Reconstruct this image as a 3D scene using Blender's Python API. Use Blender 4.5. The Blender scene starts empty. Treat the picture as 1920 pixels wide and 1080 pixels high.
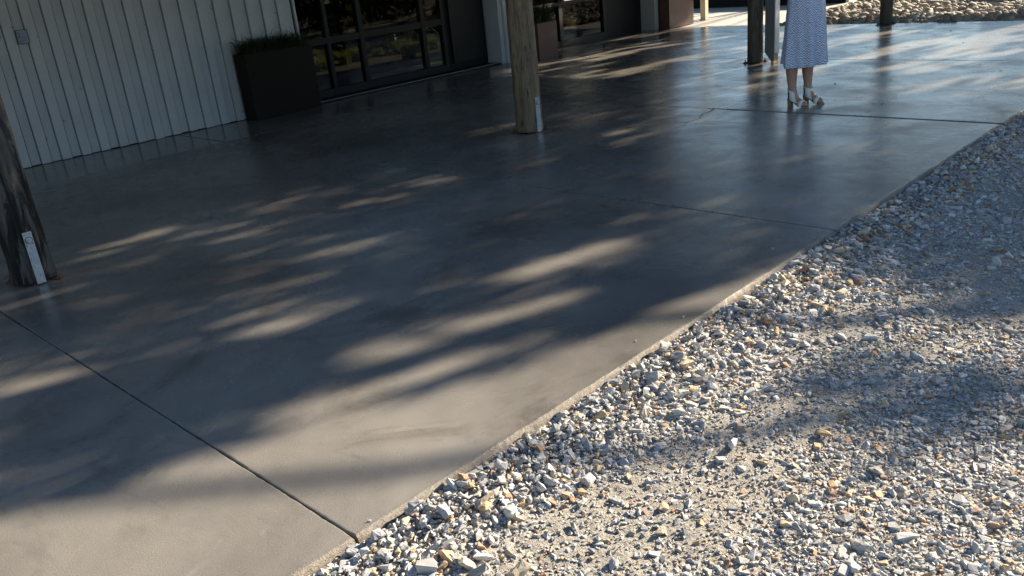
import bpy, bmesh, math, random
import numpy as np
from mathutils import Vector, Matrix, noise

random.seed(7); RNG = np.random.default_rng(11)
scene = bpy.context.scene
COL = scene.collection
rad = math.radians

# ------------------------------------------------------------------ camera
cam_data = bpy.data.cameras.new('camera'); cam = bpy.data.objects.new('camera', cam_data); COL.objects.link(cam)
RIGHT = Vector((0.72081492, 0.68643855, -0.09606232)); UP = Vector((-0.18582148, 0.32489847, 0.92731406)); FWD = Vector((-0.66775462, 0.65057137, -0.36174669))
m = Matrix.Identity(4)
for i in range(3):
    m[i][0] = RIGHT[i]; m[i][1] = UP[i]; m[i][2] = -FWD[i]
m[2][3] = 1.6
cam.matrix_world = m
cam_data.sensor_width = 36; cam_data.lens = 36 * 1603.6 / 1920
cam_data.clip_start = 0.05; cam_data.clip_end = 800
scene.camera = cam

# ------------------------------------------------------------------ light
SUN_AZ, SUN_EL = rad(12), rad(23)
world = bpy.data.worlds.new('World'); scene.world = world; world.use_nodes = True
wn = world.node_tree; wn.nodes.clear()
sky = wn.nodes.new('ShaderNodeTexSky'); sky.sky_type = 'NISHITA'; sky.sun_disc = False
sky.sun_elevation = SUN_EL; sky.sun_rotation = SUN_AZ; sky.air_density = 1.0; sky.dust_density = 0.2; sky.ozone_density = 2.2
bg = wn.nodes.new('ShaderNodeBackground'); bg.inputs[1].default_value = 0.052
wo = wn.nodes.new('ShaderNodeOutputWorld')
wn.links.new(sky.outputs[0], bg.inputs[0]); wn.links.new(bg.outputs[0], wo.inputs[0])
SUN_DIR = Vector((math.sin(SUN_AZ) * math.cos(SUN_EL), math.cos(SUN_AZ) * math.cos(SUN_EL), math.sin(SUN_EL)))
sd = bpy.data.lights.new('sun', 'SUN'); sd.energy = 5.0; sd.angle = rad(0.53); sd.color = (1.0, 0.87, 0.68)
sun = bpy.data.objects.new('sun', sd); COL.objects.link(sun)
sun.rotation_euler = SUN_DIR.to_track_quat('Z', 'Y').to_euler(); sun.location = (4, 20, 12)
scene.view_settings.view_transform = 'Standard'; scene.view_settings.look = 'None'
scene.view_settings.gamma = 1; scene.view_settings.use_curve_mapping = False
scene.view_settings.exposure = 1.8
scene.render.engine = 'CYCLES'
scene.cycles.use_denoising = True
scene.cycles.max_bounces = 8; scene.cycles.transparent_max_bounces = 12

# ------------------------------------------------------------------ helpers
def tag(o, label=None, cat=None, group=None, kind=None):
    if label: o['label'] = label
    if cat: o['category'] = cat
    if group: o['group'] = group
    if kind: o['kind'] = kind
    return o

def link(name, me, parent=None, loc=(0, 0, 0), rz=0):
    o = bpy.data.objects.new(name, me); COL.objects.link(o)
    o.location = loc; o.rotation_euler = (0, 0, rz)
    if parent: o.parent = parent
    return o

def empty(name, loc=(0, 0, 0), rz=0):
    o = bpy.data.objects.new(name, None); COL.objects.link(o); o.location = loc; o.rotation_euler = (0, 0, rz)
    o.empty_display_size = .2
    return o

class MB:
    """collects boxes, prisms and tubes into one mesh"""
    def __init__(s): s.v = []; s.f = []
    def box(s, x0, x1, y0, y1, z0, z1):
        b = len(s.v)
        s.v += [(x0, y0, z0), (x1, y0, z0), (x1, y1, z0), (x0, y1, z0), (x0, y0, z1), (x1, y0, z1), (x1, y1, z1), (x0, y1, z1)]
        s.f += [tuple(b + i for i in q) for q in ((0, 3, 2, 1), (4, 5, 6, 7), (0, 1, 5, 4), (1, 2, 6, 5), (2, 3, 7, 6), (3, 0, 4, 7))]
        return s
    def prism(s, poly, x0, x1):          # polygon in (y, z) extruded along x
        b = len(s.v); n = len(poly)
        s.v += [(x0, y, z) for y, z in poly] + [(x1, y, z) for y, z in poly]
        s.f += [tuple(b + i for i in range(n))[::-1], tuple(b + n + i for i in range(n))]
        for i in range(n):
            j = (i + 1) % n; s.f.append((b + i, b + j, b + n + j, b + n + i))
        return s
    def prism_y(s, poly, y0, y1):        # polygon in (x, z) extruded along y
        b = len(s.v); n = len(poly)
        s.v += [(x, y0, z) for x, z in poly] + [(x, y1, z) for x, z in poly]
        s.f += [tuple(b + i for i in range(n)), tuple(b + n + i for i in range(n))[::-1]]
        for i in range(n):
            j = (i + 1) % n; s.f.append((b + j, b + i, b + n + i, b + n + j))
        return s
    def tube(s, pts, rads, seg=8, cap=True):
        b0 = len(s.v); pts = [Vector(p) for p in pts]
        for i, p in enumerate(pts):
            d = (pts[min(i + 1, len(pts) - 1)] - pts[max(i - 1, 0)]).normalized()
            a = d.cross(Vector((0, 0, 1)) if abs(d.z) < .95 else Vector((1, 0, 0))).normalized(); c = d.cross(a)
            for k in range(seg):
                t = 2 * math.pi * k / seg
                s.v.append(tuple(p + (a * math.cos(t) + c * math.sin(t)) * rads[i]))
        for i in range(len(pts) - 1):
            for k in range(seg):
                k2 = (k + 1) % seg
                s.f.append((b0 + i * seg + k, b0 + i * seg + k2, b0 + (i + 1) * seg + k2, b0 + (i + 1) * seg + k))
        if cap:
            s.f.append(tuple(b0 + k for k in range(seg))[::-1]); e = b0 + (len(pts) - 1) * seg
            s.f.append(tuple(e + k for k in range(seg)))
        return s
    def mesh(s, name, mat, smooth=False, bevel=0):
        me = bpy.data.meshes.new(name); me.from_pydata(s.v, [], s.f)
        bm = bmesh.new(); bm.from_mesh(me); bmesh.ops.recalc_face_normals(bm, faces=bm.faces)
        if bevel: bmesh.ops.bevel(bm, geom=list(bm.edges), offset=bevel, segments=2, affect='EDGES', profile=.6)
        bm.to_mesh(me); bm.free()
        me.materials.append(mat)
        if smooth: me.polygons.foreach_set('use_smooth', [True] * len(me.polygons))
        return me
    def build(s, name, mat, parent=None, smooth=False, bevel=0, loc=(0, 0, 0), rz=0):
        return link(name, s.mesh(name, mat, smooth, bevel), parent, loc, rz)

def fast_mesh(name, V, F, mat, colors=None, smooth=False):
    """numpy verts (n,3), faces (m,k) all with k corners -> mesh"""
    V = np.asarray(V, np.float32); F = np.asarray(F, np.int32); k = F.shape[1]
    me = bpy.data.meshes.new(name)
    me.vertices.add(len(V)); me.vertices.foreach_set('co', V.ravel())
    me.loops.add(F.size); me.loops.foreach_set('vertex_index', F.ravel())
    me.polygons.add(len(F)); me.polygons.foreach_set('loop_start', np.arange(0, F.size, k, dtype=np.int32))
    me.polygons.foreach_set('loop_total', np.full(len(F), k, np.int32))
    me.polygons.foreach_set('use_smooth', np.full(len(F), bool(smooth)))
    me.update(calc_edges=True)
    if colors is not None:
        at = me.color_attributes.new('Col', 'FLOAT_COLOR', 'POINT')
        c = np.ones((len(V), 4), np.float32); c[:, :3] = colors; at.data.foreach_set('color', c.ravel())
    me.materials.append(mat)
    return me

# ------------------------------------------------------------------ materials
class NT:
    def __init__(s, name):
        s.m = bpy.data.materials.new(name); s.m.use_nodes = True; s.t = s.m.node_tree; s.t.nodes.clear()
        s.out = s.n('ShaderNodeOutputMaterial'); s.p = s.n('ShaderNodeBsdfPrincipled')
        s.t.links.new(s.p.outputs[0], s.out.inputs[0])
    def n(s, typ, **kw):
        o = s.t.nodes.new(typ)
        for k, v in kw.items(): setattr(o, k, v)
        return o
    def l(s, a, b): s.t.links.new(a, b)
    def coord(s, scale=(1, 1, 1), kind='Object'):
        c = s.n('ShaderNodeTexCoord'); mp = s.n('ShaderNodeMapping'); mp.inputs['Scale'].default_value = scale
        s.l(c.outputs[kind], mp.inputs[0]); return mp.outputs[0]
    def noise(s, vec, scale, detail=4, rough=.6, dist=0):
        o = s.n('ShaderNodeTexNoise'); s.l(vec, o.inputs['Vector']); o.inputs['Scale'].default_value = scale
        o.inputs['Detail'].default_value = detail; o.inputs['Roughness'].default_value = rough; o.inputs['Distortion'].default_value = dist
        return o.outputs['Fac']
    def ramp(s, fac, stops):
        r = s.n('ShaderNodeValToRGB'); e = r.color_ramp.elements
        while len(e) < len(stops): e.new(.5)
        for i, (p, c) in enumerate(stops):
            e[i].position = p; e[i].color = (*c, 1) if not isinstance(c, (int, float)) else (c, c, c, 1)
        s.l(fac, r.inputs[0]); return r.outputs[0]
    def mix(s, fac, a, b, mode='MIX'):
        x = s.n('ShaderNodeMix', data_type='RGBA', blend_type=mode)
        for sock, val in ((x.inputs[0], fac), (x.inputs[6], a), (x.inputs[7], b)):
            if isinstance(val, (int, float)): sock.default_value = val
            elif isinstance(val, tuple): sock.default_value = (*val, 1)
            else: s.l(val, sock)
        return x.outputs[2]
    def math(s, op, a, b=0.0, clamp=False):
        x = s.n('ShaderNodeMath', operation=op); x.use_clamp = clamp
        for i, val in enumerate((a, b)):
            if isinstance(val, (int, float)): x.inputs[i].default_value = val
            else: s.l(val, x.inputs[i])
        return x.outputs[0]
    def bump(s, h, strength, dist, prev=None):
        b = s.n('ShaderNodeBump'); b.inputs['Strength'].default_value = strength; b.inputs['Distance'].default_value = dist
        s.l(h, b.inputs['Height'])
        if prev is not None: s.l(prev, b.inputs['Normal'])
        s.l(b.outputs[0], s.p.inputs['Normal']); return b.outputs[0]
    def col(s, c):
        if isinstance(c, tuple): s.p.inputs['Base Color'].default_value = (*c, 1)
        else: s.l(c, s.p.inputs['Base Color'])
    def rough(s, r):
        if isinstance(r, (int, float)): s.p.inputs['Roughness'].default_value = r
        else: s.l(r, s.p.inputs['Roughness'])

def simple(name, c, rough=.6, metal=0, var=.25, nscale=12, stretch=(1, 1, 1), bump=.15, bdist=.002, spec=None):
    t = NT(name)
    if spec is None: spec = .12 if max(c) < .03 else .5
    t.p.inputs['Specular IOR Level'].default_value = spec; v = t.coord(stretch)
    n = t.noise(v, nscale, 6, .65)
    d = tuple(x * (1 - var) for x in c); u = tuple(min(1, x * (1 + var)) for x in c)
    t.col(t.ramp(n, [(.3, d), (.7, u)])); t.rough(rough); t.p.inputs['Metallic'].default_value = metal
    if bump: t.bump(t.noise(v, nscale * 6, 4), bump, bdist)
    return t.m

def mat_slab():
    t = NT('sealed_concrete'); v = t.coord()
    big = t.noise(v, .55, 5, .62, .4); mid = t.noise(v, 2.6, 6, .68, .3); fine = t.noise(v, 300, 2, .7)
    base = t.ramp(big, [(.30, (.100, .092, .084)), (.50, (.178, .166, .150)), (.70, (.255, .240, .220))])
    base = t.mix(.55, base, t.ramp(mid, [(.3, (.42, .42, .42)), (.7, (.60, .59, .575))]), 'OVERLAY')
    # trowel marks, long and shallow
    tv = t.coord((1.0, 3.2, 1)); tr = t.noise(tv, 1.4, 7, .7, 1.2)
    base = t.mix(t.ramp(tr, [(.55, 0.0), (.72, .45)]), base, (.10, .095, .09))
    grit = t.ramp(fine, [(.32, .55), (.5, 1.0), (.68, 1.55)])
    base = t.mix(.9, base, grit, 'MULTIPLY')
    vo = t.n('ShaderNodeTexVoronoi'); t.l(v, vo.inputs['Vector']); vo.inputs['Scale'].default_value = 62
    spk = t.ramp(vo.outputs['Distance'], [(.0, 1.0), (.10, 0.0)])
    gate = t.ramp(t.noise(v, 33, 1), [(.56, 0.0), (.62, .6)])
    base = t.mix(t.math('MULTIPLY', spk, gate), base, (.34, .31, .27))
    st = t.noise(t.coord((1, .7, 1)), 1.25, 6, .72, .8)
    base = t.mix(t.ramp(st, [(.54, 0.0), (.66, .55)]), base, (.085, .072, .058))
    lm_ = t.noise(t.coord((1, 1, 1)), 5.5, 7, .75, 1.5)
    base = t.mix(t.ramp(lm_, [(.60, 0.0), (.70, .30)]), base, (.33, .32, .30))
    # worn sandy arris along the exposed edge of the slab
    g = t.n('ShaderNodeTexCoord'); sx = t.n('ShaderNodeSeparateXYZ'); t.l(g.outputs['Object'], sx.inputs[0])
    en = t.noise(v, 9, 6, .75)
    edge = t.math('ADD', sx.outputs[0], t.math('MULTIPLY', en, .058))
    em = t.ramp(t.math('MULTIPLY', t.math('ADD', edge, 1.945), 24, True), [(.25, 0.0), (.95, 1.0)])
    sand = t.ramp(t.noise(v, 190, 3, .7), [(.3, (.15, .125, .10)), (.6, (.31, .265, .21)), (.75, (.48, .42, .34))])
    base = t.mix(em, base, sand)
    t.col(base)
    r = t.ramp(t.noise(v, 1.7, 6, .7, .6), [(.30, .20), (.55, .29), (.75, .42)])
    strip = t.math('LESS_THAN', sx.outputs[0], -8.8)
    r = t.mix(strip, r, (.16, .16, .16)); r = t.mix(em, r, (.9, .9, .9)); t.rough(r)
    t.p.inputs['IOR'].default_value = 1.5
    b = t.bump(t.noise(v, 3.2, 4, .55, .5), .26, .010)
    b = t.bump(t.noise(v, 26, 4, .6), .05, .002, b)
    b = t.bump(fine, .30, .0006, b)
    t.bump(t.math('MULTIPLY', t.noise(v, 120, 4, .8), em), 1.0, .006, b)
    return t.m

def mat_stone(name, use_obj):
    t = NT(name); v = t.coord(kind='Object' if not use_obj else 'Object')
    if use_obj:
        o = t.n('ShaderNodeObjectInfo'); c = o.outputs['Color']
    else:
        a = t.n('ShaderNodeAttribute'); a.attribute_name = 'Col'; c = a.outputs['Color']
    n = t.noise(v, 140, 5, .7); n2 = t.noise(v, 38, 4, .6)
    c2 = t.mix(.8, c, t.ramp(n, [(.3, .62), (.5, 1.0), (.72, 1.30)]), 'MULTIPLY')
    c2 = t.mix(t.ramp(n2, [(.56, 0.0), (.68, .45)]), c2, (.40, .33, .24))
    t.col(c2); t.rough(.82)
    b = t.bump(n2, .5, .006); t.bump(n, .5, .002, b)
    return t.m

def mat_bed():
    t = NT('sandy_grit'); v = t.coord()
    n = t.noise(v, 2.2, 5, .6); f = t.noise(v, 90, 5, .75); g = t.noise(v, 260, 2, .7)
    c = t.ramp(n, [(.32, (.36, .335, .295)), (.5, (.43, .395, .34)), (.68, (.50, .475, .43))])
    c = t.mix(.9, c, t.ramp(f, [(.3, .5), (.5, 1.0), (.7, 1.35)]), 'MULTIPLY')
    c = t.mix(.6, c, t.ramp(g, [(.3, .6), (.7, 1.3)]), 'MULTIPLY')
    t.col(c); t.rough(.95)
    b = t.bump(t.noise(v, 45, 5, .7), .9, .012); t.bump(f, .9, .006, b)
    return t.m

def mat_log(name, light, dark, knot, bands=0.0, knots=0.0):
    t = NT(name); v = t.coord((1, 1, .10)); v1 = t.coord((1, 1, .35))
    n = t.noise(v, 26, 7, .7, .4); big = t.noise(v1, 4.5, 4, .6)
    c = t.ramp(n, [(.30, dark), (.52, light), (.72, tuple(min(1, x * 1.45) for x in light))])
    c = t.mix(t.ramp(big, [(.42, 0.0), (.70, .7)]), c, knot)
    fl = t.noise(t.coord((1, 1, .22)), 34, 3, .6)
    c = t.mix(t.ramp(fl, [(.60, 0.0), (.68, .85)]), c, dark)
    if bands:
        bn = t.noise(t.coord((1, 1, .16)), 11, 5, .65, 1.6)
        c = t.mix(t.ramp(bn, [(.46, 0.0), (.53, bands)]), c, dark)
    if knots:
        vo = t.n('ShaderNodeTexVoronoi'); t.l(t.coord((1, 1, .55)), vo.inputs['Vector']); vo.inputs['Scale'].default_value = 7.5; vo.inputs['Randomness'].default_value = 1
        c = t.mix(t.ramp(vo.outputs['Distance'], [(.07, knots), (.17, 0.0)]), c, dark)
    t.col(c); t.rough(.85)
    b = t.bump(n, .7, .006); t.bump(t.noise(t.coord((1, 1, .06)), 90, 4, .7), .6, .003, b)
    return t.m

def mat_galv():
    t = NT('galvanised_steel'); v = t.coord()
    vo = t.n('ShaderNodeTexVoronoi'); t.l(v, vo.inputs['Vector']); vo.inputs['Scale'].default_value = 55
    n = t.noise(v, 30, 4)
    c = t.mix(.5, t.ramp(vo.outputs['Color'], [(.2, (.32, .36, .40)), (.8, (.47, .51, .55))]), t.ramp(n, [(.3, (.28, .32, .36)), (.7, (.48, .52, .56))]))
    t.col(c); t.rough(.5); t.p.inputs['Metallic'].default_value = .35
    t.bump(n, .1, .001); return t.m

def mat_glass():
    m_ = bpy.data.materials.new('tinted_glass'); m_.use_nodes = True; t = m_.node_tree; t.nodes.clear()
    out = t.nodes.new('ShaderNodeOutputMaterial'); mx = t.nodes.new('ShaderNodeMixShader'); fr = t.nodes.new('ShaderNodeFresnel')
    fr.inputs[0].default_value = 1.30
    tr = t.nodes.new('ShaderNodeBsdfTransparent'); tr.inputs[0].default_value = (.26, .27, .25, 1)
    gl = t.nodes.new('ShaderNodeBsdfGlossy'); gl.inputs['Roughness'].default_value = .01
    t.links.new(fr.outputs[0], mx.inputs[0]); t.links.new(tr.outputs[0], mx.inputs[1]); t.links.new(gl.outputs[0], mx.inputs[2])
    t.links.new(mx.outputs[0], out.inputs[0]); return m_

def mat_leaf(name, a, b):
    t = NT(name); oi = t.n('ShaderNodeAttribute'); oi.attribute_name = 'Col'
    n = t.noise(t.coord(), 3, 4)
    t.col(t.mix(t.ramp(n, [(.35, 0.0), (.65, 1.0)]), a, b)); t.rough(.5)
    t.p.inputs['Transmission Weight'].default_value = 0
    # leaves let a little light through
    tl = t.n('ShaderNodeBsdfTranslucent'); tl.inputs[0].default_value = (*[min(1, x * 1.6) for x in b], 1)
    mx = t.n('ShaderNodeMixShader'); mx.inputs[0].default_value = .25
    t.l(t.p.outputs[0], mx.inputs[1]); t.l(tl.outputs[0], mx.inputs[2]); t.l(mx.outputs[0], t.out.inputs[0])
    return t.m

def mat_dress():
    t = NT('blue_patterned_cloth'); v = t.coord((1, 1, 1))
    # broken white wavy dashes running round a mid blue cloth
    c = t.n('ShaderNodeTexCoord'); sx = t.n('ShaderNodeSeparateXYZ'); t.l(c.outputs['Object'], sx.inputs[0])
    ang = t.math('ARCTAN2', sx.outputs[1], sx.outputs[0])
    zig = t.math('MULTIPLY', t.math('PINGPONG', t.math('MULTIPLY', ang, 7), .5), .034)
    wob = t.math('MULTIPLY', t.noise(v, 22, 3), .034)
    z = t.math('ADD', t.math('ADD', sx.outputs[2], zig), wob)
    s = t.math('SINE', t.math('MULTIPLY', z, 2 * math.pi / .021))
    brk = t.noise(t.coord((1, 1, 2.5)), 62, 2)
    f = t.ramp(t.math('ADD', t.math('MULTIPLY', s, .5), t.math('MULTIPLY', brk, 1.3)), [(.60, 0.0), (.78, 1.0)])
    t.col(t.mix(f, (.18, .25, .44), (.76, .79, .84))); t.rough(.85)
    t.bump(t.noise(v, 60, 3), .2, .002); return t.m

def mat_board():
    t = NT('white_board_paint'); v = t.coord((1, 1, .3)); g = t.n('ShaderNodeNewGeometry'); mp = t.n('ShaderNodeMapping'); t.l(g.outputs['Position'], mp.inputs[0])
    w = mp.outputs[0]
    c = t.ramp(t.noise(w, 3, 5, .6), [(.3, (.385, .41, .44)), (.7, (.44, .465, .495))])
    sz = t.n('ShaderNodeSeparateXYZ'); t.l(g.outputs['Position'], sz.inputs[0])
    low = t.math('SUBTRACT', 1.0, t.math('MULTIPLY', sz.outputs[2], 2.2), True)
    sp = t.ramp(t.noise(w, 38, 4, .8), [(.60, 0.0), (.70, .8)])
    c = t.mix(t.math('MULTIPLY', sp, low), c, (.13, .11, .09))
    c = t.mix(t.ramp(t.noise(w, 16, 2, .5), [(.72, 0.0), (.76, .7)]), c, (.16, .15, .14))
    t.col(c); t.rough(.55); t.bump(t.noise(w, 40, 4), .12, .002); return t.m

M = {
 'slab': mat_slab(), 'joint': simple('joint_grime', (.018, .016, .015), .95, bump=0),
 'stone': mat_stone('crushed_rock', False), 'stone_obj': mat_stone('crushed_rock_single', True), 'bed': mat_bed(),
 'log_green': mat_log('treated_pine', (.195, .145, .088), (.026, .018, .012), (.080, .060, .042), 0, .9),
 'log_old': mat_log('weathered_timber', (.105, .097, .088), (.006, .005, .0045), (.014, .011, .009), .95),
 'log_dark': mat_log('dark_timber', (.10, .085, .06), (.02, .017, .013), (.05, .045, .03)),
 'galv': mat_galv(), 'rust': simple('rusted_steel', (.12, .06, .035), .85, .3, .5, 60),
 'white': mat_board(),
 'grey_paint': simple('pale_grey_paint', (.36, .37, .36), .55, var=.06, nscale=5),
 'grey_shaded': simple('shaded_grey_paint', (.12, .125, .125), .55, var=.06, nscale=5),  # downpipe grey, darkened to carry the shade on its front
 'beige': simple('cream_paint', (.72, .62, .42), .5, var=.06, nscale=8),
 'frame': simple('black_aluminium', (.010, .0105, .012), .5, 0, .15, 20, bump=0, spec=.2),
 'dark_panel': simple('charcoal_panel', (.012, .013, .0145), .5, 0, .15, 6),
 'planter_black': simple('black_planter', (.012, .0085, .0075), .6, 0, .2, 6),
 'planter_rust': simple('red_brown_planter', (.085, .040, .032), .6, 0, .3, 5),
 'glass': mat_glass(), 'soil': simple('soil', (.045, .032, .022), .95, var=.4, nscale=30, bump=.6, bdist=.01),
 'earth': simple('dry_ground', (.16, .13, .085), .95, var=.35, nscale=1.5, bump=.5, bdist=.02),
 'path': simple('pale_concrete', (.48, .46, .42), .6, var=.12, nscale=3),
 'path_shade': simple('shaded_concrete', (.27, .26, .25), .7, var=.2, nscale=4),  # courtyard strip: shade put into a darker concrete tone
 'roof': simple('roof_timber', (.03, .025, .02), .8, var=.3, nscale=6), 'zinc': simple('roof_sheet', (.35, .36, .37), .4, .5, .1),
 'leaf': mat_leaf('gum_leaf', (.045, .065, .03), (.075, .10, .04)), 'leaf_dark': mat_leaf('strappy_leaf', (.02, .035, .015), (.035, .055, .02)),
 'leaf_bright': mat_leaf('yellow_green_leaf', (.12, .14, .03), (.26, .24, .06)),
 'bark': simple('bark', (.14, .11, .085), .9, var=.4, nscale=14, stretch=(1, 1, .25), bump=.6, bdist=.01),
 'dress': mat_dress(), 'skin': simple('skin', (.42, .25, .185), .5, var=.08, nscale=20, bump=.05),
 'hair': simple('brown_hair', (.06, .035, .02), .5, var=.4, nscale=60, stretch=(1, 1, .1)),
 'leather': simple('white_leather', (.74, .71, .66), .45, var=.04, nscale=30), 'cork': simple('tan_sole', (.33, .19, .11), .6, var=.2, nscale=40),
 'dry_leaf': simple('dry_leaf_brown', (.085, .05, .028), .8, var=.4, nscale=60), 'eye': simple('eye_white', (.7, .7, .68), .3, var=0, bump=0),
 'lip': simple('lip_pink', (.40, .14, .12), .4, var=0, bump=0), 'zip': simple('dark_zip', (.05, .045, .04), .4, .5, 0, bump=0),
 'sign_blue': simple('sign_grey_blue', (.20, .24, .34), .45, var=.1, nscale=60, bump=0), 'sign_dark': simple('sign_ink', (.025, .028, .045), .5, var=0, bump=0),
 'orange': simple('orange_lit_steel', (.62, .33, .12), .5, var=.2, nscale=30),  # warm sunlight on the downpipe foot, put into its colour
}

# ------------------------------------------------------------------ ground
def grid_mesh(name, xs, ys, zf, mat, smooth=True):
    nx, ny = len(xs), len(ys)
    V = np.zeros((nx * ny, 3), np.float32)
    for j, y in enumerate(ys):
        for i, x in enumerate(xs):
            V[j * nx + i] = (x, y, zf(x, y))
    I = np.arange(nx * ny).reshape(ny, nx)
    F = np.stack([I[:-1, :-1], I[:-1, 1:], I[1:, 1:], I[1:, :-1]], -1).reshape(-1, 4)
    return fast_mesh(name, V, F, mat, smooth=smooth)

o = link('ground', grid_mesh('ground', np.linspace(-250, 250, 41), np.linspace(-250, 250, 41),
     lambda x, y: -.20, M['earth'])); tag(o, 'dry brown earth lying around the building and gravel yard', kind='structure')

def bedz(x, y):
    n = noise.noise(Vector((x * 1.3, y * 1.3, 3))) * .016 + noise.noise(Vector((x * 6, y * 6, 1))) * .007
    h = .032 * math.exp(-((x + 1.86) / .17) ** 2)
    tr = -.010 * math.exp(-((x + .95) / .25) ** 2)
    return -.060 + n + h + tr + max(0, x - 2.2) * .02
def bedz_fine(x, y):
    return bedz(x, y) + noise.fractal(Vector((x * 26, y * 26, 0)), .8, 2, 3) * .0055
bed = empty('gravel_yard', (0, 0, 0)); tag(bed, 'sandy grit yard ground running beside the concrete slab', kind='structure')
link('sand_surface', grid_mesh('sand_surface', np.arange(-2.06, 1.2, .016), np.arange(.2, 4.6, .016), bedz_fine, M['bed']), bed)
link('sand_surface', grid_mesh('sand_surface', np.arange(-2.06, 1.2, .05), np.arange(4.584, 14.5, .05), bedz, M['bed']), bed)
link('sand_surface', grid_mesh('sand_surface', np.arange(1.184, 6.0, .15), np.arange(-3, 24, .15), bedz, M['bed']), bed)
link('sand_surface', grid_mesh('sand_surface', np.arange(-2.06, 1.3, .1), np.arange(-3, .3, .1), lambda x, y: bedz(x, y) - .004, M['bed']), bed)

# the slab: panels cut by open joints over a dark sub-base
slab = MB().box(-10.28, -1.99, -6.0, 14.40, -.19, -.11).build('patio_slab', M['joint'])
tag(slab, 'sealed brown-grey concrete patio slab with saw joints', kind='structure')
def panel(x0, x1, y0, y1, outer=False):
    """rounded concrete panel; edges wander by a few millimetres"""
    step = .02; P = []
    def seg(a, b):
        n = max(2, int((Vector(b) - Vector(a)).length / step))
        return [(a[0] + (b[0] - a[0]) * i / n, a[1] + (b[1] - a[1]) * i / n) for i in range(n)]
    per = seg((x0, y0), (x1, y0)) + seg((x1, y0), (x1, y1)) + seg((x1, y1), (x0, y1)) + seg((x0, y1), (x0, y0))
    rings = [(.0, -.16), (.0, -.008), (.0012, -.003), (.003, -.0008), (.007, 0.0)]
    rings_o = [(-.002, -.16), (-.001, -.040), (.003, -.015), (.009, -.005), (.022, 0.0)]
    V = []; 
    for r in range(5):
        for (x, y) in per:
            on_out = outer and abs(x - x1) < 1e-6
            ins, z = (rings_o if on_out else rings)[r]
            if outer and not on_out and x > x1 - .06:
                k = (x - (x1 - .06)) / .06; ins2, z2 = rings_o[r]; z = z * (1 - k) + z2 * k
            w = noise.noise(Vector((x * 9, y * 9, r * .15))) * .002 + noise.noise(Vector((x * 45, y * 45, r * .2))) * .0022
            if on_out: w += noise.noise(Vector((x * 5, y * 3.1, 7))) * .007 + noise.noise(Vector((x * 30, y * 26, r * .7))) * .0035
            wz = noise.noise(Vector((x * 40, y * 40, 9))) * (.002 if on_out and r in (1, 2, 3) else 0)
            dx = dy = 0
            if abs(x - x0) < 1e-6: dx = 1
            elif abs(x - x1) < 1e-6: dx = -1
            if abs(y - y0) < 1e-6: dy = 1
            elif abs(y - y1) < 1e-6: dy = -1
            if abs(y - 7.42) < .02 and x < -4.35:        # this joint is only open on its outer half
                y = 7.42 + (y - 7.42) * max(.16, 1 - (-4.35 - x) / .35)
            px_ = x + dx * (ins + w); py_ = y + dy * (ins if not on_out else rings[r][0]) + dy * w
            if outer and not on_out: px_ = min(px_, x1 - rings_o[r][0] - .001)
            V.append((px_, py_, z + wz))
    n = len(per); F = []
    for r in range(4):
        for i in range(n):
            j = (i + 1) % n; F.append((r * n + i, r * n + j, (r + 1) * n + j, (r + 1) * n + i))
    F.append(tuple(4 * n + i for i in range(n)))
    me = bpy.data.meshes.new('concrete_panel'); me.from_pydata(V, [], F); me.materials.append(M['slab']); me.update()
    return link('concrete_panel', me, slab)
JY = [-6.0, -2.1, 1.12, 4.45, 7.42, 10.62, 13.57, 14.40]
GAP = {1.12: .0022, 4.45: .0055, 7.42: .0190, 10.62: .0045, 13.57: .005, -2.1: .004}
for a, b in zip(JY, JY[1:]):
    g0, g1 = GAP.get(a, 0), GAP.get(b, 0)
    panel(-8.797, -1.93, a + g0, b - g1, True)
    panel(-10.28, -8.803, a + g0, b - g1, False)
# the one ragged crack that runs off the widest joint
ck = [(-4.51, 7.41), (-4.47, 7.27), (-4.47, 7.12), (-4.39, 6.95), (-4.41, 6.78), (-4.35, 6.62), (-4.37, 6.45)]
cv = []; cf = []
pts = []
for (x0, y0), (x1, y1) in zip(ck, ck[1:]):
    for k in range(6): pts.append((x0 + (x1 - x0) * k / 6 + random.uniform(-.012, .012), y0 + (y1 - y0) * k / 6))
for i, (x, y) in enumerate(pts):
    w = .009 * (1 - i / len(pts)) * random.uniform(.4, 1.3) + .001
    cv += [(x - w, y, .0006), (x + w, y, .0006)]
    if i: b = 2 * i; cf.append((b - 2, b - 1, b + 1, b))
me = bpy.data.meshes.new('crack'); me.from_pydata(cv, [], cf); me.materials.append(M['joint']); link('crack', me, slab)

# pale path beyond the slab, rock bed ground beside it
pth = empty('garden_path'); tag(pth, 'pale concrete path in the sun behind the patio slab', kind='structure')
MB().box(-16, -7.62, 14.415, 16.95, -.15, -.012).build('path_slab', M['path'], pth, bevel=.004)
MB().box(-16, -7.62, 16.965, 26.0, -.15, -.012).build('path_slab', M['path'], pth, bevel=.004)
def rbz(x, y): return -.06 + .05 * min(1, max(0, (y - 14.5) / 1.2)) + noise.noise(Vector((x, y, 4))) * .04 + .05 * max(0, y - 15.5) * .35
tag(link('rock_bed_soil', grid_mesh('rock_bed_soil', np.arange(-7.6, 1.0, .12), np.arange(14.42, 22, .12), rbz, M['soil'])), 'dark soil under the bed of rounded rocks', kind='structure')

# courtyard behind the glass
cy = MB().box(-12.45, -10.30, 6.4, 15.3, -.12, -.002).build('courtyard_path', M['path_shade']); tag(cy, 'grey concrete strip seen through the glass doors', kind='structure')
cs = MB().box(-17.5, -12.46, 2.0, 26.0, -.18, -.03).build('courtyard_soil', M['soil']); tag(cs, 'dark soil of the courtyard planting bed', kind='structure')

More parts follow.
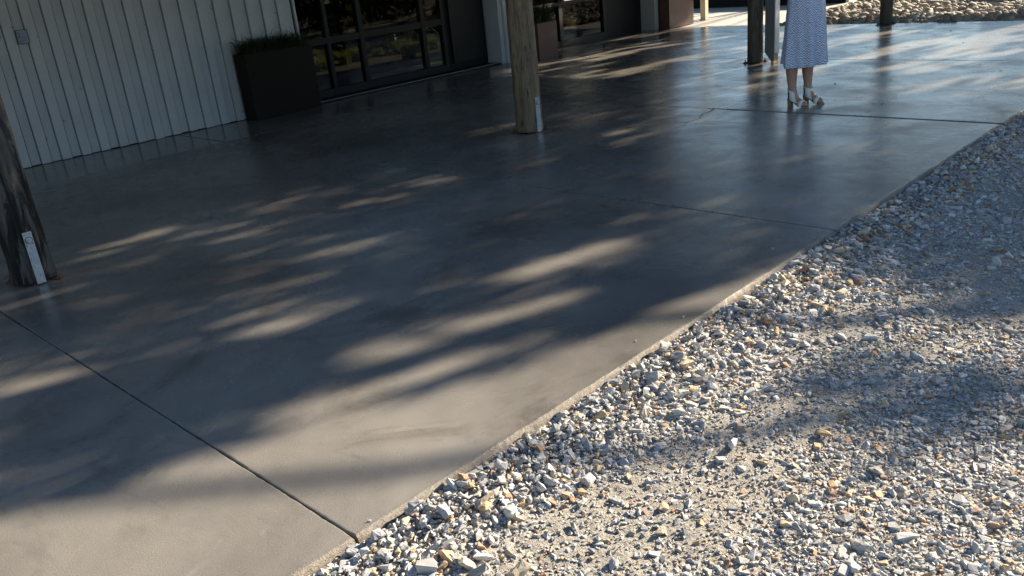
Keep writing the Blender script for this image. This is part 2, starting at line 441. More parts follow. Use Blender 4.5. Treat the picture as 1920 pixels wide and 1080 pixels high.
# ------------------------------------------------------------------ building
# board wall: proud and recessed boards in turn
WX = -9.95
wall = empty('board_wall', (0, 0, 0)); tag(wall, 'white painted vertical board wall left of the black planter', 'wall')
MB().box(-10.10, WX - .029, -6.0, 6.33, 0, 3.3).build('backing', M['dark_panel'], wall)
P = .2115; y = 3.135 - P * 43; k = 0
proud = MB().box(-.026, .010, .005, .1050, 0, 3.2).mesh('board', M['white'], bevel=.003)
flat = MB().box(-.028, -.018, .1175, .2100, 0, 3.2).mesh('board', M['white'], bevel=.001)
while y < 6.2:
    if y > -6:
        jz = random.uniform(.001, .007)
        b = link('board', proud, wall, (WX + random.uniform(-.001, .001), y, jz))
        if y + .208 < 6.33: b = link('board', flat, wall, (WX, y, jz + random.uniform(0, .006)))
    y += P
MB().box(-10.10, -9.945, 6.335, 6.362, .01, 3.2).build('corner_trim', M['white'], wall, bevel=.003)

sg = empty('wall_sign', (WX + .0185, 3.085, 1.30)); tag(sg, 'small grey-blue rectangular notice fixed to the white board wall', 'sign')
MB().box(-.008, .008, -.062, .062, -.07, .07).build('plate', M['sign_blue'], sg, bevel=.001)
MB().box(.0085, .0105, -.061, -.048, -.069, .069).build('edge_strip', M['sign_dark'], sg)
MB().box(.0085, .0100, -.046, .061, -.069, -.064).box(.0085, .0100, .056, .061, -.0635, .0635).box(.0085, .0100, -.046, .061, .064, .069).build('border', M['sign_dark'], sg)
gm = MB()
for (yy, zz, w, h) in ((-.030, .040, .012, .010), (-.022, .026, .010, .008), (-.030, .004, .014, .010), (.004, -.006, .034, .003), (-.008, -.018, .003, .012), (.020, -.018, .003, .012), (-.028, -.044, .012, .010), (.010, -.040, .030, .003)):
    gm.box(.0085, .0102, yy - w / 2, yy + w / 2, zz - h / 2, zz + h / 2)
gm.build('print_marks', M['sign_dark'], sg)

def window_wall(name, label, y0, y1, posts, rails, zt=3.1, xs=-10.20, panes=True):
    t = empty(name, (0, 0, 0)); tag(t, label, 'window')
    edges = sorted(posts)
    for (a, b) in edges:
        MB().box(xs - .045, xs + .045, a, b, .0, zt).build('mullion', M['frame'], t, bevel=.002)
    for i in range(len(edges) - 1):
        a, b = edges[i][1] + .001, edges[i + 1][0] - .001
        for (z0, z1) in rails:
            MB().box(xs - .04, xs + .04, a, b, z0, z1).build('rail', M['frame'], t, bevel=.002)
        if panes:
            for (z0, z1) in zip([r[1] for r in rails], [r[0] for r in rails[1:]]):
                MB().box(xs - .004, xs + .004, a, b, z0, z1).build('pane', M['glass'], t)
    return t
g1 = window_wall('glass_doors', 'black framed glass doors between the white board wall and white pillar', 6.37, 9.9,
    [(6.37, 6.43), (6.895, 6.955), (7.455, 7.525), (8.59, 8.66), (8.99, 9.05)], [(0.0, .12), (.715, .80), (2.1, 2.18), (3.05, 3.1)])
MB().box(-10.235, -10.165, 9.051, 9.90, 0, 3.1).build('door_panel', M['dark_panel'], g1)
MB().box(-10.14, -10.12, 9.13, 9.82, .12, 2.1).build('panel_moulding', M['frame'], g1, bevel=.002)
MB().box(-10.15, -9.88, 6.38, 9.90, .002, .022).build('threshold', M['frame'], g1, bevel=.002)
MB().box(-9.885, -9.872, 6.38, 9.90, .023, .027).build('threshold_strip', M['galv'], g1)
pl = empty('wall_pillar'); tag(pl, 'white square pillar at the end of the glass doors', 'pillar')
MB().box(-10.27, -9.86, 9.92, 10.30, 0, 3.2).build('shaft', M['white'], pl, bevel=.004)
MB().box(-9.857, -9.82, 10.00, 10.27, 0, 3.2).build('face_board', M['white'], pl, bevel=.003)
g2 = window_wall('low_window', 'black framed window between the two red-brown planters', 11.72, 13.0,
    [(10.32, 10.40), (11.70, 11.79), (12.93, 13.0)], [(0.0, .11), (.70, .76), (2.1, 2.18), (3.05, 3.1)])
MB().box(-10.150, -10.10, 11.80, 12.92, .765, .86).build('sill', M['path'], g2, bevel=.003)
MB().box(-10.24, -10.16, 13.002, 14.05, 0, 3.1).build('side_panel', M['dark_panel'], g2)
p2 = MB().box(-10.14, -9.82, 14.06, 14.18, 0, 3.2).build('grey_pillar', M['grey_paint'], bevel=.004)
tag(p2, 'pale grey pillar beside the far sunlit planter', 'pillar')
ew = MB().box(-10.30, -10.15, 14.19, 15.25, 0, 3.2).build('end_wall', M['dark_panel'], bevel=.004); tag(ew, 'charcoal wall panel behind the far planter', 'wall')

def cream_post(x, y, w, label):
    t = empty('cream_post', (x, y, 0)); tag(t, label, 'post', 'cream posts beyond the building')
    MB().box(-w / 2, w / 2, -w / 2, w / 2, -.012, 3.0).build('shaft', M['beige'], t, bevel=.006)
    MB().box(-w / 2 - .012, w / 2 + .012, -w / 2 - .012, w / 2 + .012, -.012, .012).build('base_plate', M['beige'], t, bevel=.003)
cream_post(-9.80, 15.76, .115, 'sunlit cream square post just past the far planter')
cream_post(-9.50, 18.15, .10, 'thin sunlit cream post glimpsed between timber post and downpipe')
dw = empty('dark_garden_wall'); tag(dw, 'dark charcoal low wall across the far end of the path', 'wall')
for i in range(6):
    MB().box(-14.0 + i * 1.0, -13.012 + i * 1.0, 18.35, 18.5, -.012, .45).build('panel', M['dark_panel'], dw, bevel=.004)
MB().box(-14.0, -8.012, 18.33, 18.52, .452, .49).build('capping', M['frame'], dw, bevel=.004)

# roof over the patio
RX, RY = -5.12, 14.95
rf = empty('patio_roof'); tag(rf, 'dark timber roof over the patio carried on log posts', 'roof')
MB().box(-10.62, RX, -7.0, RY, 2.98, 3.04).build('deck', M['roof'], rf)
MB().box(-10.75, RX + .06, -7.05, RY + .05, 3.06, 3.09).build('sheeting', M['zinc'], rf)
MB().box(-5.73, -5.53, -7.0, RY, 2.72, 2.965).build('beam', M['roof'], rf, bevel=.005)
MB().box(RX + .002, RX + .04, -7.0, RY, 2.66, 3.04).build('fascia', M['roof'], rf, bevel=.003)
MB().box(-10.62, RX, RY + .002, RY + .04, 2.66, 3.04).build('fascia', M['roof'], rf, bevel=.003)
raf = MB().box(-10.0, -5.74, -.03, .03, 2.80, 2.975).mesh('rafter', M['roof'])
for i in range(24): link('rafter', raf, rf, (0, -6.6 + i * .93, 0))
g = MB().prism_y([(RX + .045, 2.74), (RX + .145, 2.74), (RX + .145, 2.86), (RX + .139, 2.86), (RX + .139, 2.747), (RX + .051, 2.747), (RX + .051, 2.86), (RX + .045, 2.86)], -7, RY)
g.build('gutter', M['grey_paint'], rf)
MB().box(-13.2, -10.63, -7.0, 6.6, 3.0, 3.12).build('rear_deck', M['roof'], rf)
bw = MB().box(-13.2, -10.115, -6.0, 6.34, 0, 2.98).build('building_block', M['dark_panel']); tag(bw, 'closed dark part of the building behind the white board wall', 'building')

# ------------------------------------------------------------------ log posts with steel stirrups
def log_mesh(r0, r1, h, seed, rough, grooves, seg=64, dz=.05):
    V = []; F = []; nz = int(h / dz); random.seed(seed)
    zs = [0, .006] + [dz * (i + 1) for i in range(nz)]
    for zi, z in enumerate(zs):
        r = r0 + (r1 - r0) * z / h
        for k in range(seg):
            t = 2 * math.pi * k / seg; c, s = math.cos(t), math.sin(t)
            n = noise.noise(Vector((c * 1.1, s * 1.1, z * .45 + seed))) * rough
            gv = noise.noise(Vector((c * 5 + seed, s * 5, z * .9)))
            gr = -grooves * max(0, 1 - abs(gv) * 5.5) ** 1.5
            gf = noise.noise(Vector((c * 14, s * 14, z * 2.4 + seed))) * grooves * .35
            rr = r * (1 + n) + gr + gf
            if zi == 0: rr *= .96
            if z < .12: rr += r * .03 * (1 - z / .12)
            V.append((rr * c, rr * s, z))
    for i in range(len(zs) - 1):
        for k in range(seg):
            j = (k + 1) % seg; F.append((i * seg + k, i * seg + j, (i + 1) * seg + j, (i + 1) * seg + k))
    F.append(tuple(range(seg))[::-1]); F.append(tuple((len(zs) - 1) * seg + k for k in range(seg)))
    me = bpy.data.meshes.new('log'); me.from_pydata(V, [], F)
    me.polygons.foreach_set('use_smooth', [True] * len(me.polygons)); return me

def stirrup(t, r, detail=True, rot=0, straps=True, fl_az=rad(43.6)):
    pr = (0.003)
    MB().box(-r * 1.02, r * 1.02, -.045, .045, .001, .009).build('base_plate', M['rust'], t, bevel=.001)
    for s in (1, -1):
        if straps:
            x = s * (r + .006)
            sb = MB(); sb.box(min(x, x + s * .006), max(x, x + s * .006), -.026, .026, .009, .335)
            st = sb.build('strap', M['galv'], t, bevel=.0012)
            if detail:
                xo = x + s * .007
                MB().tube([(xo - s * .0008, 0, .285), (xo + s * .001, 0, .285)], [.0215, .0215], 20).build('washer', M['zip'], st)
                bm = MB().tube([(xo, 0, .285), (xo + s * .004, 0, .285)], [.018, .018], 16).tube([(xo + s * .004, 0, .285), (xo + s * .014, 0, .285)], [.011, .010], 6)
                bm.build('bolt', M['galv'], st)
                hm = MB()
                for (a, b) in ((-.016, .318), (.014, .322), (-.018, .252), (.016, .262), (.004, .06), (.0, .236)):
                    hm.tube([(xo - s * .001, a, b), (xo + s * .0015, a, b)], [.0032, .0032], 8)
                nh = hm.build('nail_heads', M['zip'], st); nh['kind'] = 'stuff'
    dl_ = fl_az - rot; ux, uy = math.cos(dl_), math.sin(dl_)
    for s in (1, -1):      # anchor bolts on the floor flange
        fl = MB().box(r * .90, r + .055, -.024, .024, .001, .0085)
        f = fl.build('floor_flange', M['rust'], t, bevel=.001, rz=dl_ + (0 if s > 0 else math.pi))
        MB().tube([(r + .028, 0, .0085), (r + .028, 0, .022)], [.016, .016], 6).tube([(r + .028, 0, .022), (r + .028, 0, .046)], [.007, .007], 8).build('anchor_bolt', M['rust'], f)

def log_post(x, y, r0, r1, mat, seed, rough, grooves, label, az=0, straps=True):
    t = empty('log_post', (x, y, 0), az); tag(t, label, 'post', 'log posts along the patio roof edge')
    me = log_mesh(r0, r1, 2.70, seed, rough, grooves); me.materials.append(M[mat])
    lg = link('log', me, t, (0, 0, .012)); stirrup(t, r0, True, az, straps)
    return t
log_post(-5.715, 1.445, .121, .112, 'log_old', 3, .09, .034, 'weathered grey-black log post with deep splits, nearest the white board wall')
log_post(-5.665, 5.98, .129, .119, 'log_green', 12, .05, .004, 'greenish brown log post with knots standing before the glass doors', rad(-5))
log_post(-5.66, 10.30, .098, .092, 'log_dark', 21, .03, .003, 'dark log post beside the grey downpipe, left of the woman', rad(0), False)
log_post(-5.56, 14.24, .094, .088, 'log_dark', 33, .03, .003, 'dark log post at the slab edge in front of the rock bed', rad(0), False)
log_post(-5.65, -2.9, .126, .11, 'log_green', 45, .03, .003, 'brown log post carrying the near end of the patio roof')

# downpipe
dp = empty('downpipe', (-5.353, 10.22, 0)); tag(dp, 'pale grey square downpipe with a mitred foot beside the dark log post', 'downpipe')
MB().prism_y([(-.125, .14), (-.125, 2.735), (.0, 2.735), (.0, .0), (-.012, .004)], -.012, .10).build('pipe', M['grey_shaded'], dp, bevel=.002)  # shade on the front face is in this darker grey
MB().box(.0015, .014, -.012, .10, .13, 2.73).build('lit_side_face', M['white'], dp, bevel=.002)  # paler plate added, its colour stands for the sunlit side
MB().box(-.02, .02, -.05, .05, .002, .035).build('foot_block', M['orange'], dp, bevel=.003)
MB().box(-.13, .004, .102, .112, 1.5, 1.53).build('bracket', M['galv'], dp)

# ------------------------------------------------------------------ planters and strappy plants
def planter(x0, x1, y0, y1, h, mat, label):
    t = empty('planter', ((x0 + x1) / 2, (y0 + y1) / 2, 0)); tag(t, label, 'planter', 'tall planters along the building')
    a, b = (x1 - x0) / 2, (y1 - y0) / 2; w = .025
    mb = MB()
    V = mb.v; 
    rings = [(a * .985, b * .985, .0), (a, b, h), (a - w, b - w, h), (a - w, b - w, h - .10)]
    for (p, q, z) in rings: V += [(-p, -q, z), (p, -q, z), (p, q, z), (-p, q, z)]
    for r in range(3):
        for i in range(4): mb.f.append((r * 4 + i, r * 4 + (i + 1) % 4, r * 4 + 4 + (i + 1) % 4, r * 4 + 4 + i))
    mb.f.append((3, 2, 1, 0))
    mb.build('box', M[mat], t, bevel=.003)
    MB().box(-a + w + .001, a - w - .001, -b + w + .001, b - w - .001, h - .14, h - .06).build('soil', M['soil'], t)
    return t
def blades(n, lx, ly, hmin, hmax, wid, droop, seed):
    r = np.random.default_rng(seed); V = []; F = []
    for i in range(n):
        bx, by = r.uniform(-lx, lx), r.uniform(-ly, ly); a = r.uniform(0, 2 * math.pi); h = r.uniform(hmin, hmax); L = h * r.uniform(.25, droop)
        w = wid * r.uniform(.7, 1.3); dx, dy = math.cos(a), math.sin(a); px, py = -dy, dx
        b0 = len(V)
        for k in range(6):
            s = k / 5; cx = bx + dx * L * s ** 1.7; cy_ = by + dy * L * s ** 1.7; z = h * (s - .38 * droop * s ** 3)
            ww = w * (1 - s ** 2.2) + .0004
            V += [(cx - px * ww, cy_ - py * ww, z), (cx + px * ww, cy_ + py * ww, z)]
            if k: c = b0 + 2 * k; F.append((c - 2, c - 1, c + 1, c))
    return np.array(V), np.array(F)
def strappy(x, y, z, n, lx, ly, h0, h1, mat, label, seed, wid=.004, droop=1.0, group=None, cat='plant', name='strappy_plant'):
    V, F = blades(n, lx, ly, h0, h1, wid, droop, seed)
    t = empty(name, (x, y, z)); tag(t, label, cat, group)
    o = link('leaves', fast_mesh('leaves', V, F, M[mat], smooth=True), t); o['kind'] = 'stuff'
    return t
planter(-9.925, -9.66, 5.36, 6.32, .79, 'planter_black', 'tall black planter against the white board wall')
strappy(-9.79, 5.84, .72, 1100, .11, .44, .16, .46, 'leaf_dark', 'dark grassy plant spilling over the black planter', 5, .0035, 1.3, 'plants in the planters')
strappy(-9.79, 5.84, .74, 60, .11, .42, .38, .62, 'leaf_dark', 'long wispy blades rising from the black planter', 55, .003, 1.5, None)
planter(-10.02, -9.42, 10.32, 10.78, .555, 'planter_rust', 'red-brown planter showing right of the knotty log post')
strappy(-9.72, 10.55, .47, 520, .25, .19, .25, .60, 'leaf_dark', 'dark leafy plant in the red-brown planter by the knotty log post', 6, .008, .9, 'plants in the planters')
planter(-9.98, -9.60, 14.22, 15.06, .80, 'planter_rust', 'red-brown planter streaked with sun at the building end')
strappy(-9.79, 14.64, .71, 400, .15, .36, .2, .45, 'leaf_dark', 'dark leafy plant in the planter at the building end', 8, .006, .9, 'plants in the planters')
planter(-5.05, -4.25, 17.2, 17.75, .42, 'planter_rust', 'red-brown box standing on the far side of the rock bed')

# courtyard plants
r = np.random.default_rng(3)
cl = ['low tussock in the courtyard bed seen through the glass'] * 40
k = 0
for i in range(46):
    x = -12.6 - r.uniform(0, 2.6); y = 8.2 + r.uniform(0, 9.5)
    h = r.uniform(.25, .55)
    strappy(x, y, -.03, 110, .10, .10, h * .6, h, 'leaf_bright', 'yellow-green grass tussock in the courtyard bed behind the glass', 100 + i, .007, 1.0, 'tussocks in the courtyard bed', 'plant', 'grass_tussock')

# a hedge behind the tussocks and at the sides of the yard: leaf clumps on stems
def leaf_cloud(n, cx, cy, cz, sx, sy, sz, size, seed, shell=.5):
    r = np.random.default_rng(seed)
    d = r.normal(size=(n, 3)); d /= np.linalg.norm(d, axis=1)[:, None]
    rad_ = r.uniform(shell, 1, n) ** .7
    c = d * rad_[:, None] * np.array([sx, sy, sz]) + np.array([cx, cy, cz])
    return leaf_faces(c, size, r)
def leaf_faces(c, size, r, aspect=2.8):
    n = len(c); a = r.normal(size=(n, 3)); a /= np.linalg.norm(a, axis=1)[:, None]
    b = np.cross(a, r.normal(size=(n, 3))); b /= np.linalg.norm(b, axis=1)[:, None]
    s = size * r.uniform(.6, 1.3, n)[:, None]
    V = np.stack([c - a * s, c - b * s / aspect, c + a * s, c + b * s / aspect], 1).reshape(-1, 3)
    return V, np.arange(n * 4).reshape(n, 4)
hedge = empty('courtyard_hedge', (-15.6, 14, 0)); tag(hedge, 'dark hedge closing the courtyard behind the tussocks', 'hedge')
V, F = leaf_cloud(30000, 0, 0, 1.2, 1.1, 10.5, 1.7, .15, 31, .2); o = link('foliage', fast_mesh('foliage', V, F, M['leaf_dark']), hedge); o['kind'] = 'stuff'
for i in range(12): MB().tube([(0, -8.5 + i * 1.5, -.1), (random.uniform(-.2, .2), -8.5 + i * 1.5, 1.6)], [.05, .03], 6).build('stem', M['bark'], hedge)

bl = ['broad dark bush across the yard, nearest the open end', 'yellow-green bush across the yard, second from the open end', 'dark rounded bush in the middle of the yard border', 'tall olive bush near the far end of the yard border', 'dark bush at the far end of the yard border', 'low bush between the last two in the yard border']
for i, (bx, by, br, bh, mt) in enumerate(((4.4, 8.5, 1.1, 1.2, 'leaf_dark'), (4.2, 11.2, .9, .9, 'leaf_bright'), (4.6, 13.8, 1.2, 1.3, 'leaf_dark'), (4.3, 16.8, 1.0, 1.5, 'leaf'), (4.8, 20.0, 1.3, 1.4, 'leaf_dark'), (4.2, 18.4, .7, .7, 'leaf_bright'))):
    t = empty('bush', (bx, by, -.1)); tag(t, bl[i], 'bush', 'bushes across the yard')
    V, F = leaf_cloud(3500, 0, 0, bh * .62, br, br * 1.3, bh * .62, .10, 600 + i, .35); o = link('foliage', fast_mesh('foliage', V, F, M[mt]), t); o['kind'] = 'stuff'
    for q in range(4): MB().tube([(0, 0, -.1), (random.uniform(-.4, .4), random.uniform(-.5, .5), bh * .8)], [.03, .015], 5).build('stem', M['bark'], t)
r = np.random.default_rng(4)
for i in range(16):
    strappy(2.6 + r.uniform(-.3, .5), 7.0 + i * .95 + r.uniform(-.3, .3), -.03, 90, .12, .12, .3, .6, 'leaf_bright', 'grass tussock in the border across the yard', 700 + i, .008, 1.0, 'tussocks across the yard', 'plant', 'grass_tussock')

# ------------------------------------------------------------------ trees on the sunny side: gaps in their crowns let the sun through
SUNLIT = [(-6.01,2.01,-6.0,2.44,0.1,1.0),(-5.71,2.26,-5.52,2.74,0.1,1.0),(-5.43,2.16,-5.24,2.65,0.08,0.8),(-5.76,2.81,-5.7,3.09,0.08,0.9),(-4.41,2.65,-4.34,3.05,0.1,1.0),(-5.21,3.47,-5.03,3.81,0.08,0.7),(-4.95,1.37,-4.72,1.96,0.14,0.8),(-4.2,1.98,-4.03,2.5,0.1,0.8),(-3.97,1.79,-3.73,2.39,0.1,1.0),(-3.7,1.79,-3.52,2.24,0.12,1.0),(-4.13,0.77,-4.11,0.99,0.12,1.0),(-4.43,0.86,-4.37,1.03,0.1,0.9),(-3.76,1.22,-3.53,1.83,0.18,0.6),(-3.09,3.02,-2.87,3.68,0.14,0.8),(-2.94,1.97,-2.57,2.97,0.17,1.0),(-2.72,1.42,-2.43,2.69,0.25,1.0),(-3.59,4.79,-3.51,5.03,0.08,1.0),(-2.86,4.62,-2.69,4.97,0.09,0.9),(-2.65,5.99,-2.54,6.2,0.08,0.9),(-4.95,6.23,-4.46,6.43,0.08,0.6),(-5.45,7.01,-4.84,7.65,0.08,0.6),(-4.86,8.54,-4.79,9.26,0.1,1.0),(-4.55,4.64,-4.4,5.02,0.08,0.6),(-3.25,3.81,-2.88,4.35,0.16,0.5),(-2.66,3.59,-2.55,3.74,0.1,0.6),(-3.1,8.54,-2.92,9.34,0.1,0.8),(-3.11,8.84,-2.54,9.88,0.1,0.8),(-4.91,11.87,-4.54,12.76,0.1,1.0),(-4.28,10.7,-3.73,11.61,0.1,0.9),(-2.93,10.01,-2.58,10.4,0.1,0.8),(-4.12,9.17,-4.0,9.72,0.1,0.8),(-7.22,9.11,-6.37,10.18,0.1,0.9),(-8.86,9.55,-8.23,11.07,0.12,1.0),(-9.04,10.49,-8.63,13.52,0.14,1.0),(-10.06,9.02,-9.74,10.0,0.1,1.0),(-2.13,2.97,-2.02,3.26,0.12,0.8),(-1.95,5.49,-1.85,5.75,0.1,0.5),(-1.33,4.39,-1.11,4.64,0.2,0.8),(-1.94,3.08,-1.93,3.54,0.1,0.8)]
SHADED = [(-3.46,0.57,-3.2,1.74,0.16,0.9),(-2.83,1.18,-2.37,2.24,0.14,0.9),(-2.83,1.74,-2.62,2.5,0.08,0.9),(-2.57,2.48,-2.26,3.44,0.22,1.0),(-3.18,0.49,-2.91,1.01,0.15,0.6),(-3.64,0.74,-3.54,1.37,0.15,0.8),(-1.15,3.25,-0.68,3.22,0.26,0.42),(-0.9,2.79,-0.67,3.04,0.2,0.3),(-1.34,2.79,-1.18,3.11,0.15,0.35)]
EDGE_X = np.array([-12, -5, -4.2, -3.6, -3.3, -3.05, -2.88, -2.73, -2.44, -2.22, -2.1, -2.03, -1.82, -1.47, -.87, -.3, 3]); EDGE_Y = np.array([-3, -2.5, -.1, .35, .52, .91, 1.26, 1.64, 2.14, 2.58, 3.21, 3.74, 4.13, 4.22, 3.93, 4.1, 4.5])
ca, sa = math.cos(SUN_AZ), math.sin(SUN_AZ)
def seg_mask(X, Y, s):
    ax, ay, bx, by, w, st = s
    dx, dy = bx - ax, by - ay; L2 = dx * dx + dy * dy + 1e-9
    t = np.clip(((X - ax) * dx + (Y - ay) * dy) / L2, 0, 1)
    d2 = ((X - ax - t * dx) ** 2 + (Y - ay - t * dy) ** 2) / (w * .68) ** 2
    return st * np.exp(-d2)
NN = 520000
GX = RNG.uniform(-13, 5, NN); GY = RNG.uniform(-3, 20, NN)
U = GX * ca - GY * sa; W = GX * sa + GY * ca      # across / along the sun's azimuth
def vnoise(u, w, seed):                                # smooth value noise, vectorised
    r = np.random.default_rng(seed); T = r.random((256, 256))
    iu, iw = np.floor(u).astype(int), np.floor(w).astype(int); fu, fw = u - iu, w - iw
    fu, fw = fu * fu * (3 - 2 * fu), fw * fw * (3 - 2 * fw)
    g = lambda a, b: T[a % 256, b % 256]
    return (g(iu, iw) * (1 - fu) + g(iu + 1, iw) * fu) * (1 - fw) + (g(iu, iw + 1) * (1 - fu) + g(iu + 1, iw + 1) * fu) * fw
n1 = vnoise(U / .12, W / .50, 1) * .5 + vnoise(U / .42, W / 1.9, 2) * .5
below = np.clip((GY - np.interp(GX, EDGE_X, EDGE_Y)) / .75 + .35, 0, 1)
deep = np.clip((GY - np.interp(GX, EDGE_X, EDGE_Y) - .9) / .8, 0, 1)
D = below * ((.68 - .10 * deep) + (1.1 - .42 * deep) * (n1 - .50))
far = np.clip((GY - 8.0) / 1.5, 0, 1)
D = D * (1 - far) + far * np.clip((n1 - .36) * 4.2, 0, 1)
rocks = (GY > 15.0)
D = np.where(rocks, D * .06, D)
D = np.where((GX < -7.4) & (GY > 14.6), 0.0, D)
for s_ in SUNLIT: D -= (.85 if s_[0] > -3.3 and s_[1] < 3.2 else .40) * seg_mask(GX, GY, s_)
for s_ in SHADED: D += .95 * seg_mask(GX, GY, s_)
D = np.where(D > .62, D * 1.2, D); D = np.clip(D, 0, 1)
keep = RNG.random(NN) < D
GX, GY = GX[keep], GY[keep]; n = len(GX)
T_ = RNG.uniform(11.5, 15.0, n)
C = np.stack([GX, GY, np.zeros(n)], 1) + T_[:, None] * np.array(SUN_DIR)
trunks = np.array([(4.6, 17.0), (5.2, 23.5), (-7.2, 33.5), (5.5, 31.0), (-1.0, 36.5)])
own = np.argmin(((C[:, None, :2] - trunks[None]) ** 2).sum(-1), 1)
tl_ = ['spreading gum tree with the nearest crown over the gravel yard', 'gum tree standing second along the yard edge', 'gum tree beyond the rock bed and path end', 'gum tree behind the second one along the yard', 'gum tree farthest behind the rock bed']
for i, (tx, ty) in enumerate(trunks):
    P_ = C[own == i]
    t = empty('gum_tree', (tx, ty, -.2)); tag(t, tl_[i], 'tree', 'gum trees on the sunny side')
    tb = MB(); tb.tube([(0, 0, -.2), (.08, .1, 1.5), (-.05, .15, 3.2), (-.25, .1, 4.6)], [.26, .21, .17, .12], 12)
    if len(P_):
        V, F = leaf_faces(P_ - np.array([tx, ty, -.2]), .078, RNG, 2.9)
        o = link('crown', fast_mesh('crown', V, F, M['leaf']), t); o['kind'] = 'stuff'
        cen = P_[RNG.choice(len(P_), 9)] - np.array([tx, ty, -.2]); lb = MB()
        for c in cen:
            mid = (np.array([-.25, .1, 4.6]) + c) / 2 + np.array([0, 0, .35])
            lb.tube([(-.25, .1, 4.5), tuple(mid), tuple(c)], [.07, .035, .012], 6)
        lb.build('limbs', M['bark'], t, smooth=True)
    tb.build('trunk', M['bark'], t, smooth=True)

# ------------------------------------------------------------------ stones
def stone_proto(seed, npts, flat=.55, sub=False):
    r = np.random.default_rng(seed); bm = bmesh.new()
    for i in range(npts):
        p = r.normal(size=3); p /= np.linalg.norm(p); p = np.sign(p) * np.abs(p) ** .62; p *= r.uniform(.72, 1.0)
        bm.verts.new((p[0], p[1] * r.uniform(.62, .8), p[2] * flat))
    ge = bmesh.ops.convex_hull(bm, input=bm.verts)
    bmesh.ops.delete(bm, geom=[v for v in ge['geom_interior'] if isinstance(v, bmesh.types.BMVert)], context='VERTS')
    if sub:
        bmesh.ops.bevel(bm, geom=list(bm.edges), offset=(.03 if seed % 2 else .12), segments=1, affect='EDGES')
        bmesh.ops.triangulate(bm, faces=bm.faces)
        bmesh.ops.subdivide_edges(bm, edges=[e for e in bm.edges if e.calc_length() > .3], cuts=1, use_grid_fill=False)
        for v in bm.verts: v.co += v.co.normalized() * noise.noise(v.co * 2.6 + Vector((seed, 0, 0))) * .09
    bmesh.ops.triangulate(bm, faces=bm.faces); bmesh.ops.recalc_face_normals(bm, faces=bm.faces)
    bm.verts.index_update()
    V = np.array([v.co[:] for v in bm.verts]); F = np.array([[v.index for v in f.verts] for f in bm.faces])
    bm.free(); V /= np.abs(V[:, :2]).max(); return V, F
PAL = np.array([(.40, .40, .395), (.31, .32, .335), (.22, .235, .26), (.53, .525, .50), (.34, .33, .31), (.42, .28, .15), (.30, .15, .08), (.47, .39, .27)])
PW = np.array([.24, .19, .13, .14, .11, .08, .045, .075]); PW /= PW.sum()
def pick_col(n, r, zone=None):
    c = PAL[r.choice(len(PAL), n, p=PW)] * r.uniform(.85, 1.2, n)[:, None]
    d = r.uniform(0, .34, n)[:, None]                     # dust
    return np.clip(c * (1 - d) + np.array([.46, .42, .36]) * d, 0, .8)
def rot_mats(n, r, tilt):
    yaw = r.uniform(0, 2 * math.pi, n); ax = r.uniform(0, 2 * math.pi, n); tl = r.normal(0, tilt, n)
    cz, sz = np.cos(yaw), np.sin(yaw); Z = np.zeros((n, 3, 3)); Z[:, 0, 0] = cz; Z[:, 0, 1] = -sz; Z[:, 1, 0] = sz; Z[:, 1, 1] = cz; Z[:, 2, 2] = 1
    x, y = np.cos(ax), np.sin(ax); c, s = np.cos(tl), np.sin(tl); R_ = np.zeros((n, 3, 3))
    R_[:, 0, 0] = c + x * x * (1 - c); R_[:, 0, 1] = x * y * (1 - c); R_[:, 0, 2] = y * s
    R_[:, 1, 0] = x * y * (1 - c); R_[:, 1, 1] = c + y * y * (1 - c); R_[:, 1, 2] = -x * s
    R_[:, 2, 0] = -y * s; R_[:, 2, 1] = x * s; R_[:, 2, 2] = c
    return R_ @ Z
def merge_stones(pos, size, protos, r, tilt, cols):
    n = len(pos); R_ = rot_mats(n, r, tilt); which = r.integers(0, len(protos), n); st = r.uniform(.75, 1.2, (n, 3))
    VS, FS, CS = [], [], []; off = 0
    for k, (V, F) in enumerate(protos):
        idx = np.where(which == k)[0]
        if not len(idx): continue
        P_ = V[None] * (size[idx, None, None] * st[idx][:, None, :])
        P_ = np.einsum('nij,nvj->nvi', R_[idx], P_) + pos[idx][:, None, :]
        VS.append(P_.reshape(-1, 3)); FS.append((F[None] + (np.arange(len(idx)) * len(V))[:, None, None]).reshape(-1, 3) + off)
        CS.append(np.repeat(cols[idx], len(V), 0)); off += len(idx) * len(V)
    return np.concatenate(VS), np.concatenate(FS), np.concatenate(CS)
def in_view(x, y, mx=.13, my=.2):
    d = np.stack([x, y, np.full_like(x, -1.65)], 1)
    z = d @ np.array(FWD); u = d @ np.array(RIGHT) / z * 1603.6 / 960; v = d @ np.array(UP) / z * 1603.6 / 540
    return (z > 0) & (np.abs(u) < 1 + mx) & (np.abs(v) < 1 + my)
proto_s = [stone_proto(200 + i, 9, .6) for i in range(10)]
proto_m = [stone_proto(300 + i, 10 + 2 * (i % 4), .5) for i in range(16)]
proto_l = [stone_proto(400 + i, 12, .5, True) for i in range(14)]
